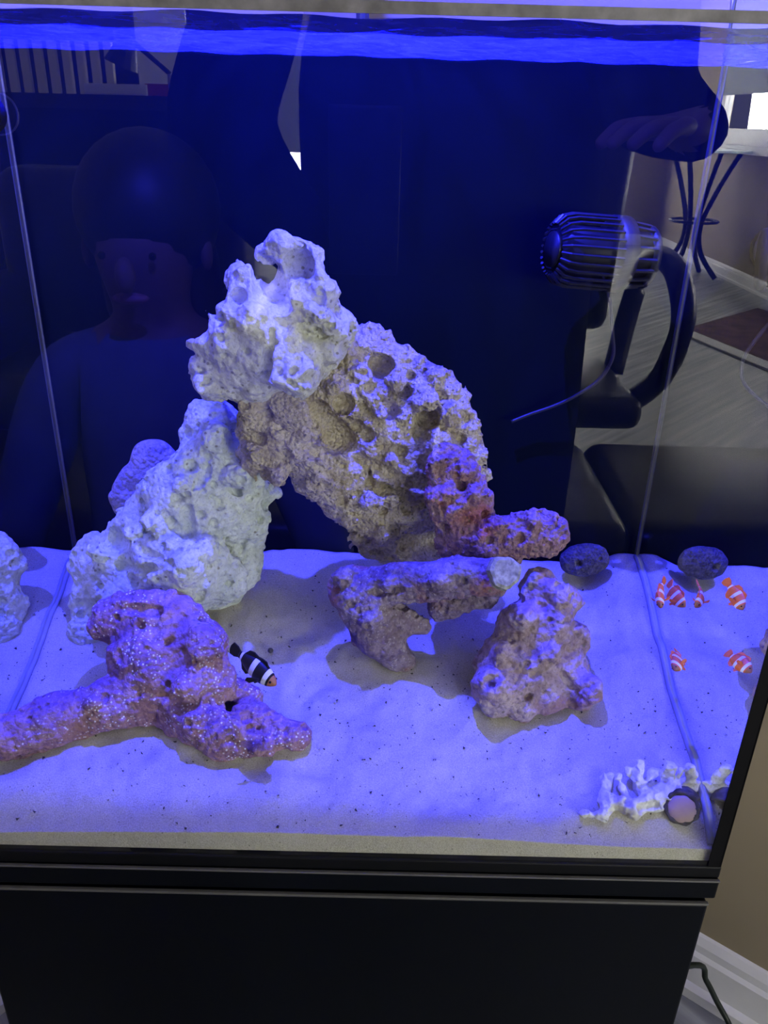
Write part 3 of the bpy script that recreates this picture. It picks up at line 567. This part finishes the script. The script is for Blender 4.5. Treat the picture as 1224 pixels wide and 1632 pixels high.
# ------------------------------------------------------------------ clownfish
def fish(name, label, tip, tail, roll, Lh, base, nose, group=None, bend=0.0, broad=1.0):
    """tip: nose, tail: tail-root end (world points); roll turns the back; Lh: body height / length"""
    tip, tail = Vector(tip), Vector(tail); ax = (tail-tip); L_ = ax.length; ax.normalize()
    up = Vector((0, 0, 1)) - ax*ax.z
    if up.length < .1: up = Vector((0, 1, 0)) - ax*ax.y
    up.normalize(); sd = ax.cross(up); up2 = up*math.cos(roll)+sd*math.sin(roll); sd = ax.cross(up2)
    T = thing(name, tip.lerp(tail, .4), label, 'fish', group)
    def pt(t_, u, v): return tip + ax*(t_*L_) + up2*(v*L_) + sd*((u + bend*(t_-.35)**2)*L_)
    prof = [(0, .02, .018), (.03, .06, .05), (.08, .11, .08), (.16, .165, .11), (.26, .205, .125), (.38, .225, .125), (.5, .215, .11), (.62, .18, .085), (.72, .135, .06), (.80, .095, .04), (.86, .078, .026)]
    pv = np.array(prof); ts = sorted(set(list(np.linspace(0, .86, 30)) + [.155, .235, .43, .53, .765, .81]))
    b = MB(); rings = []; N = 16
    for t_ in ts:
        hv, wv = np.interp(t_, pv[:, 0], pv[:, 1])*Lh/.45, np.interp(t_, pv[:, 0], pv[:, 2])
        rings.append([b.b.verts.new(pt(t_, math.sin(2*math.pi*k/N)*wv, math.cos(2*math.pi*k/N)*hv)) for k in range(N)])
    fs = []
    for i in range(len(ts)-1):
        tm = (ts[i]+ts[i+1])/2
        mi = 1 if (.155 < tm < .235 or .43 < tm < .53 or .765 < tm < .81) else (2 if tm < .13 else 0)
        for k in range(N):
            f_ = b.b.faces.new((rings[i][k], rings[i][(k+1) % N], rings[i+1][(k+1) % N], rings[i+1][k])); f_.material_index = mi
    b.b.faces.new(rings[0]).material_index = 2; b.b.faces.new(rings[-1])
    bd2 = b.build('body', [base, MAT['fish_wh'], nose], T, True)
    def fin(nm, pts, th=.012):
        b = MB(); n = len(pts)
        A = [b.b.verts.new(pt(t_, u+th, v)) for t_, u, v in pts]; B = [b.b.verts.new(pt(t_, u-th, v)) for t_, u, v in pts]
        b.b.faces.new(A); b.b.faces.new(B[::-1])
        for i in range(n): b.b.faces.new((A[i], B[i], B[(i+1) % n], A[(i+1) % n]))
        return b.build(nm, base, T)
    s = Lh/.45
    fin('tail_fin', [(.84, 0, .07*s), (.93, 0, .13*s), (1.03, 0, .14*s), (1.06, 0, .05*s), (1.06, 0, -.05*s), (1.03, 0, -.14*s), (.93, 0, -.13*s), (.84, 0, -.07*s)])
    fin('dorsal_fin', [(.24, 0, .19*s), (.32, 0, .29*s), (.42, 0, .285*s), (.5, 0, .26*s), (.6, 0, .28*s), (.70, 0, .24*s), (.76, 0, .12*s), (.6, 0, .15*s), (.4, 0, .2*s)])
    fin('anal_fin', [(.52, 0, -.19*s), (.6, 0, -.28*s), (.7, 0, -.24*s), (.76, 0, -.12*s), (.62, 0, -.15*s)])
    for k in (-1, 1):
        w = .11*k
        fin('pectoral_fin', [(.27, w, -.02), (.33, w*1.9, .01), (.42, w*2.5, -.03), (.43, w*2.5, -.10), (.36, w*2.1, -.13), (.29, w*1.2, -.08)], .006)
        e_ = MB(); e_.sphere(pt(.085, .077*k, .04*s), L_*.022, 10, 8); e_.build('eye', MAT['eye'], bd2, True)
    fin('pelvic_fin', [(.3, 0, -.2*s), (.37, 0, -.31*s), (.43, 0, -.29*s), (.4, 0, -.19*s)])
    return T
fish('clownfish', 'black clownfish with white bands swimming by the purple rock', at(440, 1092, .05), at(372, 1034, .075), .15, .40, MAT['fish_bk'], MAT['fish_nose'])
GF = 'young orange clownfish by the right glass'
fish('clownfish', 'orange clownfish nearest the sand ridge, head towards the viewer, tail up', at(1051, 969, .115), at(1053, 924, .14), -.4, .50, MAT['fish_or'], MAT['fish_nose'], GF, bend=.25)
fish('clownfish', 'orange clownfish turned sideways beside another near the ridge', at(1090, 968, .136), at(1060, 930, .157), .2, .55, MAT['fish_or'], MAT['fish_nose'], GF, bend=.6)
fish('clownfish', 'lone orange clownfish lower down by the right glass', at(1076, 1068, .070), at(1085, 1036, .094), -.9, .50, MAT['fish_or'], MAT['fish_nose'], GF, bend=-.3)

# ------------------------------------------------------------------ circulation pump on the back glass
pc = Vector(at(918, 400, .245)); pe = Vector(at(1016, 408, .258)); ax = (pe-pc).normalized(); PL = (pe-pc).length
pt_ = thing('circulation_pump', pc, 'dark slatted circulation pump mounted high on the back glass', 'pump')
qx = ax.to_track_quat('X', 'Z').to_matrix(); PR = 46/pxm(.25)
def ploc(t_, a, r): return pc + qx @ Vector((t_, math.cos(a)*r, math.sin(a)*r))
MB().tube([ploc(-.020, 0, 0), ploc(-.014, 0, 0), ploc(PL+.004, 0, 0)], [PR*.4, PR*.72, PR*.72], 20).build('motor', MAT['pumpdark'], pt_, True)
nsl = 26; sl = None
for k in range(nsl):
    a = 2*math.pi*k/nsl
    b = MB().tube([ploc(-.022, a, PR*.70), ploc(-.016, a, PR*.93), ploc(-.008, a, PR), ploc(.030, a, PR*1.02)], .0014, 5); b.build('slat', MAT['pump'], pt_)
for k in range(18):
    a = 2*math.pi*k/18; MB().tube([ploc(.042, a, PR*.94), ploc(PL+.004, a, PR*.86)], .0017, 5).build('slat', MAT['pump'], pt_)
MB().tube([ploc(.028, 0, 0), ploc(.030, 0, 0), ploc(.042, 0, 0), ploc(.044, 0, 0)], [PR*.9, PR*1.08, PR*1.08, PR*.9], 26).build('collar', MAT['pump'], pt_, True)
MB().tube([ploc(PL+.003, 0, 0), ploc(PL+.008, 0, 0)], PR*.88, 22).build('end_cap', MAT['pump'], pt_, True)
MB().tube([ploc(-.023, 0, 0), ploc(-.020, 0, 0)], PR*.5, 18).build('nose_cap', MAT['pump'], pt_, True)
mp = Vector((pc.x+.04, TD-.006, pc.z)); MB().tube([ploc(.036, 0, 0), mp], .009, 10).build('ball_arm', MAT['pumpdark'], pt_, True)
MB().tube([mp, mp+Vector((0, .012, 0))], .02, 18).build('magnet_mount', MAT['pumpdark'], pt_, True)
cpts = [at(958, 430, .235), at(970, 470, .25), at(976, 530, .268), at(976, 570, .276), at(955, 605, .281), at(915, 632, .283), at(880, 648, .285), at(845, 660, .287), at(815, 672, .287)]
def smooth(pts, n=6):
    P_ = [Vector(p) for p in pts]; out = []
    for i in range(len(P_)-1):
        p0, p1, p2, p3 = P_[max(i-1, 0)], P_[i], P_[i+1], P_[min(i+2, len(P_)-1)]
        for k in range(n):
            t_ = k/n; out.append(.5*((2*p1)+(-p0+p2)*t_+(2*p0-5*p1+4*p2-p3)*t_*t_+(-p0+3*p1-3*p2+p3)*t_**3))
    return out+[P_[-1]]
MB().tube(smooth(cpts), .0018, 6).build('power_cable', plain('grey_cable', (.025, .025, .03), .4, .5), pt_, True)
# wire bracket hooked on the back rim, top right
h0 = at(1168, -40, .33); h1 = h0 + np.array([*(N1*(.598-N1@h0[:2])), 0.])
bp = [h1, h0, at(1168, -12, .33), at(1165, 22, .33), at(1171, 30, .33), at(1195, 32, .33)]
tag(MB().tube(bp, .0016, 6).build('wire_hook', MAT['steel'], None, True), 'thin bent metal wire hook on the wall at the top right', 'hook')
# glass cleaner magnet at the left edge
gm = thing('magnet_cleaner', Vector(at(-19, 181, -.009)), 'round pale-rimmed magnet cleaner on the front glass at the far left', 'magnet cleaner')
c = Vector(at(-19, 181, -.0035)); MB().tube([c, c+Vector((0, -.012, 0))], [.0098, .0098], 26).build('pad', MAT['matte'], gm, True)
MB().tube([c+Vector((math.cos(k*math.pi/16)*.0098, -.012, math.sin(k*math.pi/16)*.0098)) for k in range(32)], .0009, 6, closed=True).build('rim', MAT['white'], gm, True)
# power cord on the floor
cw = [atz(1085, 1520, .16), atz(1105, 1538, .13), atz(1125, 1562, .09), atz(1142, 1595, .05), atz(1160, 1628, .02), atz(1185, 1680, .006), atz(1240, 1760, .006)]
cw[0] = np.array([.31, .2, .20])
tag(MB().tube(smooth(cw), .0042, 8).build('power_cord', MAT['cord'], None, True), 'dark green power cord dropping to the floor right of the cabinet', 'cord')

# ------------------------------------------------------------------ the room behind the viewer, seen mirrored in the front glass
# plant stand with crossing curved legs by the window
p0 = mirz(1122, 440, 0.0); tx, ty = min(p0.x, X3-.33), p0.y
tb = thing('side_table', (tx, ty, 0), 'black iron side table with crossed curved legs under the window', 'table')
zt_ = mir(1130, 238, -p0.y).z
MB().bounds(tx-.3, tx+.3, ty-.3, ty+.3, zt_-.02, zt_, .004).build('table_top', plain('pale_glass_top', (.55, .66, .68), .15, .6), tb)
for sx, sy_ in ((-1, -1), (1, -1), (-1, 1), (1, 1)):
    pts = [(tx+sx*.21, ty+sy_*.21, zt_-.02), (tx+sx*.12, ty+sy_*.12, zt_*.72), (tx+sx*.05, ty+sy_*.05, zt_*.42), (tx+sx*.08, ty+sy_*.08, zt_*.2), (tx+sx*.20, ty+sy_*.20, .012)]
    MB().tube(smooth(pts), .022, 7).build('leg', MAT['iron'], tb, True)
MB().tube([(tx+.2*math.cos(k*math.pi/10), ty+.2*math.sin(k*math.pi/10), zt_*.45) for k in range(20)], .012, 6, closed=True).build('ring', MAT['iron'], tb, True)
# rug
ra_, rb_, rc_ = mirz(1092, 526, 0), mirz(1224, 580, 0), mirz(1224, 488, 0)
e1 = (rb_-ra_)*1.6; e2 = (rc_-ra_)*.85; rg = thing('area_rug', (*(ra_+e1*.5+e2*.5).xy, 0), 'maroon area rug with a pale edge on the laminate floor', 'rug')
b = MB(); b.prism([ra_+Vector((0, 0, .001)), ra_+e1+Vector((0, 0, .001)), ra_+e1+e2+Vector((0, 0, .001)), ra_+e2+Vector((0, 0, .001))], (0, 0, .012)); b.build('pile', MAT['rug'], rg)
e3 = -e2.normalized()*.12; b = MB(); b.prism([ra_+Vector((0, 0, .001)), ra_+e1+Vector((0, 0, .001)), ra_+e1+e3+Vector((0, 0, .001)), ra_+e3+Vector((0, 0, .001))], (0, 0, .013)); b.build('border', MAT['rugedge'], rg)
# office chair
oc0 = mir(1058, 520, 2.0); oc = thing('office_chair', (oc0.x-.33, -2.05, 0), 'black office chair with curved arms standing behind the photographer', 'chair')
ox, oy = oc0.x-.33, -2.05; az = oc0.z
b = MB(); b.box((ox, oy, az-.22), (.5, .5, .1), None, .04, 3); b.build('seat', MAT['leather'], oc, True)
b = MB(); b.box((ox, oy-.26, az+.22), (.48, .1, .62), Matrix.Rotation(-.12, 3, 'X'), .045, 3); b.build('backrest', MAT['leather'], oc, True)
for s in (-1, 1):
    x_ = ox+s*.31; pts = [(x_-s*.06, oy+.10, az-.22), (x_, oy+.16, az-.12), (x_+s*.03, oy+.17, az+.04), (x_+s*.01, oy+.12, az+.16), (x_, oy, az+.19), (x_, oy-.16, az+.15), (x_-s*.02, oy-.2, az), (x_-s*.06, oy-.14, az-.2)]
    b = MB(); b.tube(smooth(pts), .035, 8); b.build('armrest', MAT['leather'], oc, True)
MB().tube([(ox, oy, .1), (ox, oy, az-.26)], .03, 10).build('gas_column', MAT['iron'], oc)
for k in range(5):
    a = 2*math.pi*k/5; e_ = Vector((ox+.28*math.cos(a), oy+.28*math.sin(a), .07)); MB().tube([(ox, oy, .1), e_], .02, 7).build('base_arm', MAT['iron'], oc)
    b = MB(); b.sphere(e_-Vector((0, 0, .035)), .033, 10, 8); b.build('caster', MAT['iron'], oc, True)
# leather bench and armchair
bn = thing('leather_bench', (0, -1.35, 0), 'long low black leather bench behind the photographer', 'bench')
for i in range(4):
    b = MB(); b.box((-.83+i*.56, -1.36, .33), (.57, .55, .18), None, .05, 4); b.build('cushion', MAT['leather'], bn, True)
MB().bounds(-1.1, 1.1, -1.6, -1.12, .06, .25).build('base', MAT['darkwood'], bn)
for sx in (-1, 1):
    for sy_ in (-1.56, -1.16): MB().bounds(sx*1.05-.025, sx*1.05+.025, sy_-.025, sy_+.025, 0, .06).build('foot', MAT['iron'], bn)
AXc = mir(425, 400, 2.3).x-.53
ac = thing('armchair', (AXc, -2.3, 0), 'black leather armchair on the left of the room', 'armchair')
for nm, c_, d_, bv in (('seat', (AXc, -2.2, .32), (.7, .7, .3), .07), ('backrest', (AXc, -2.62, .62), (.9, .25, .80), .09), ('armrest', (AXc-.43, -2.25, .42), (.2, .85, .5), .08), ('armrest', (AXc+.43, -2.25, .42), (.2, .85, .5), .08)):
    b = MB(); b.box(c_, d_, None, bv, 4); b.build(nm, MAT['leather'], ac, True)
for sx in (AXc-.35, AXc+.35):
    for sy_ in (-2.55, -1.95): MB().bounds(sx-.03, sx+.03, sy_-.03, sy_+.03, 0, .2).build('foot', MAT['iron'], ac)
# black bookcase with papers, railing, white board with a rod
c_ = mir(140, 150, 3.6); zt_ = c_.z
bk = thing('bookcase', (c_.x-.1, -3.8, 0), 'tall black bookcase at the far left of the room', 'bookcase')
x0, x1 = mir(-60, 150, 3.6).x, mir(303, 150, 3.6).x
MB().bounds(x0, x1, -3.95, -3.62, 0, zt_).build('body', MAT['darkwood'], bk)
for k in range(3): MB().bounds(x0+.02, x1-.02, -3.618, -3.60, .08+k*(zt_-.1)/3, .04+(k+1)*(zt_-.1)/3).build('door', MAT['black'], bk)
q_ = mir(190, 138, 3.7); tag(MB().bounds(q_.x-.14, q_.x+.14, -3.8, -3.64, zt_, zt_+.045, .004).build('paper_stack', MAT['white']), 'stack of white papers on top of the black bookcase', 'papers')
q_ = mir(255, 132, 3.7); tag(MB().bounds(q_.x-.06, q_.x+.06, -3.8, -3.66, zt_, zt_+.05, .004).build('red_box', MAT['red']), 'small red box on top of the black bookcase', 'box')
rl = thing('stair_railing', (-2.6, -4.9, 0), 'cream baluster railing beyond the black bookcase', 'railing')
xa, xb = mir(-40, 100, 4.8).x, mir(165, 100, 4.8).x; zl, zh = mir(90, 122, 4.8).z, mir(90, 62, 4.8).z
for k in range(10):
    x = xa+(xb-xa)*k/9.; MB().bounds(x-.022, x+.022, -4.94, -4.90, 0, zh).build('baluster', MAT['cream'], rl)
MB().bounds(xa-.05, xb+.05, -4.96, -4.88, zh, zh+.06).build('handrail', MAT['darkwood'], rl)
MB().bounds(xa-.6, xb+.1, -5.35, -5.3, 0, zh+.4).build('back_panel', MAT['darkwood'], rl)
xa, xb = mir(203, 80, 5.0).x, mir(287, 80, 5.0).x; zl = mir(240, 140, 5.0).z
bd_ = thing('white_board', ((xa+xb)/2, -5.2, 0), 'tall white board standing behind the bookcase', 'board')
MB().bounds(xa, xb, -5.22, -5.2, zl-.3, zl+.9).build('sheet', MAT['white'], bd_); MB().bounds(xa, xa+.03, -5.25, -5.22, 0, zl-.3).build('post', MAT['iron'], bd_); MB().bounds(xb-.03, xb, -5.25, -5.22, 0, zl-.3).build('post', MAT['iron'], bd_)
fl = thing('floor_lamp', (mir(270, 120, 3.3).x, -3.3, 0), 'thin pole lamp with a slanted arm beside the bookcase', 'lamp'); lx = mir(272, 120, 3.3).x
MB().tube([(lx, -3.3, 0), (lx, -3.3, mir(272, 118, 3.3).z)], .012, 8).build('pole', MAT['steel'], fl); MB().tube([(lx, -3.3, mir(272, 118, 3.3).z), mir(205, 60, 3.3)], .01, 8).build('arm', MAT['iron'], fl)
MB().tube([(lx, -3.3, 0), (lx, -3.3, .02)], .14, 20).build('base', MAT['iron'], fl)
MB().tube([mir(205, 60, 3.3), mir(205, 60, 3.3)+Vector((-.04, 0, -.1))], [.03, .07], 14).build('lamp_shade', MAT['iron'], fl)

# ------------------------------------------------------------------ people (seen only as reflections)
def skinned(name, verts, edges, radii, mats, parent, sub=2, pick=None):
    me = bpy.data.meshes.new(name); me.from_pydata([tuple(v) for v in verts], edges, []); o = mesh_obj(name, me, mats, parent)
    sm = o.modifiers.new('skin', 'SKIN'); sm.use_smooth_shade = True
    for i, r in enumerate(radii): me.skin_vertices[0].data[i].radius = r if isinstance(r, tuple) else (r, r); me.skin_vertices[0].data[i].use_root = (i == 0)
    o.modifiers.new('sub', 'SUBSURF').levels = sub; o.modifiers['sub'].render_levels = sub
    dg = bpy.context.evaluated_depsgraph_get(); m2 = bpy.data.meshes.new_from_object(o.evaluated_get(dg)); o.modifiers.clear(); o.data = m2
    if pick:
        for p in m2.polygons: p.material_index = pick(p.center)
    m2.polygons.foreach_set('use_smooth', [True]*len(m2.polygons)); return o
def hand(verts, edges, radii, wrist_i, wpos, dirv, upv, s=1.0):
    """palm, four fingers and a thumb branching from the wrist vertex"""
    dirv, upv = Vector(dirv).normalized(), Vector(upv).normalized(); sd = dirv.cross(upv).normalized(); w = Vector(wpos)
    pi = len(verts); verts.append(w+dirv*.05*s); radii.append((.034*s, .016*s)); edges.append((wrist_i, pi))
    for k, (o_, l_) in enumerate(((-.030, .070), (-.010, .080), (.010, .075), (.029, .060))):
        i0 = len(verts); verts += [w+dirv*.09*s+sd*o_*s, w+dirv*(.09+l_*.5)*s+sd*o_*s*1.15-upv*.008*s, w+dirv*(.09+l_*.9)*s+sd*o_*s*1.15-upv*.03*s]; radii += [.0095*s, .0085*s, .007*s]; edges += [(pi, i0), (i0, i0+1), (i0+1, i0+2)]
    i0 = len(verts); verts += [w+dirv*.04*s-sd*.04*s, w+dirv*.075*s-sd*.06*s-upv*.01*s]; radii += [.011*s, .008*s]; edges += [(pi, i0), (i0, i0+1)]
def person(name, label, x, y, H, facing, mats, elbows, hands, hdirs, hair_len=.0, wide=1.0, head_tilt=0):
    """facing +y; standing on the floor; mats = clothing, skin, hair"""
    T = thing(name, (x, y, 0), label, 'person'); k = H/1.7
    v = []; e = []; r = []
    def add(p, rad, par=None):
        v.append(Vector(p)); r.append(rad); i = len(v)-1
        if par is not None: e.append((par, i))
        return i
    pel = add((x, y, .92*k), (.17*k*wide, .12*k*wide)); wa = add((x, y, 1.08*k), (.155*k*wide, .11*k*wide), pel); ch = add((x, y, 1.28*k), (.17*k*wide, .12*k*wide), wa); nb = add((x, y, 1.42*k), (.10*k, .07*k), ch); nk = add((x, y+.01, 1.49*k), .052*k, nb)
    hm = 1.0 if k > .8 else 1.2; hd = add((x, y+.02+head_tilt, 1.58*k), (.075*k*hm, .09*k*hm), nk); tp = add((x, y+.01+head_tilt, 1.67*k), (.06*k*hm, .07*k*hm), hd)
    for s, el, ha, hdv in zip((-1, 1), elbows, hands, hdirs):
        sh = add((x+s*.17*k*max(wide, 1), y, 1.38*k), .07*k, nb); ei = add(el, .052*k*wide, sh); wi = add(ha, .03*k, ei); hand(v, e, r, wi, ha, hdv[0], hdv[1], k if k > .8 else .75)
        hip = add((x+s*.10*k, y, .86*k), .10*k*wide, pel); kn = add((x+s*.12*k, y+.03, .48*k), .068*k*wide, hip); an = add((x+s*.12*k, y-.01, .09), .042*k, kn); add((x+s*.13*k, y+.15*k, .035), .035*k, an)
    def pick(c):
        if c.z > 1.46*k and abs(c.x-x) < .14*k: return 1
        for ha in (hands if k < .8 else hands[1:]):
            dv = c-Vector(ha); hn = Vector(hdirs[hands.index(ha)][0]).normalized()
            if .045 < dv.dot(hn) < .22 and (dv-hn*dv.dot(hn)).length < .055 and c.y > y+.2: return 1
        return 0
    body = skinned('body', v, e, r, mats[:2], T, 2, pick)
    hc = Vector((x, y+.01+head_tilt, 1.60*k)); hs = k*hm
    b = MB(); b.sphere(hc+Vector((0, -.026*hs, .040*hs)), (.094*hs, .108*hs, .098*hs), 20, 14); 
    if hair_len: b.sphere(hc+Vector((0, -.06*hs, -.06*hs)), (.085*hs, .06*hs, .14*hs), 16, 12)
    b.build('hair', mats[2], T, True)
    fy = y+.02+head_tilt+.082*hs
    for s in (-1, 1):
        b = MB(); b.sphere((x+s*.031*hs, fy-.004, 1.595*k), .0048*hs, 10, 8); b.build('eye', MAT['eye'], T, True)
        b = MB(); b.sphere((x+s*.078*hs, y+.01+head_tilt, 1.585*k), (.008*hs, .014*hs, .022*hs), 10, 8); b.build('ear', mats[1], T, True)
    b = MB(); b.sphere((x, fy+.008, 1.57*k), (.012*hs, .018*hs, .022*hs), 10, 8); b.build('nose', mats[1], T, True)
    b = MB(); b.sphere((x, fy, 1.535*k), (.024*hs, .008, .007*hs), 10, 6); b.build('mouth', plain('lips', (.3, .12, .1), .5, .3), T, True)
    return T
PH = (.115, -.80)
le = mir(338, 222, .62); re_ = mir(1012, 160, .66)
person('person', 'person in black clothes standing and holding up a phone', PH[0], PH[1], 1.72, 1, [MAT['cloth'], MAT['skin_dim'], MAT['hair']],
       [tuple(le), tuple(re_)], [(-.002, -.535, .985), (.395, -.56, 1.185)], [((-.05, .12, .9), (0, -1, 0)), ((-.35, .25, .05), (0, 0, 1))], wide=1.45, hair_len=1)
ph = thing('phone', (.026, -.49, 1.13), 'black phone held up in front of the tank', 'phone')
MB().bounds(.026-.065, .026+.012, -.487, -.479, 1.035, 1.207, .003).build('body', MAT['black'], ph)
MB().tube([(.0259, -.4788, CAM[2]), (.0259, -.4765, CAM[2])], .006, 14).build('camera_lens', MAT['eye'], ph)
kc = mir(240, 385, .44)
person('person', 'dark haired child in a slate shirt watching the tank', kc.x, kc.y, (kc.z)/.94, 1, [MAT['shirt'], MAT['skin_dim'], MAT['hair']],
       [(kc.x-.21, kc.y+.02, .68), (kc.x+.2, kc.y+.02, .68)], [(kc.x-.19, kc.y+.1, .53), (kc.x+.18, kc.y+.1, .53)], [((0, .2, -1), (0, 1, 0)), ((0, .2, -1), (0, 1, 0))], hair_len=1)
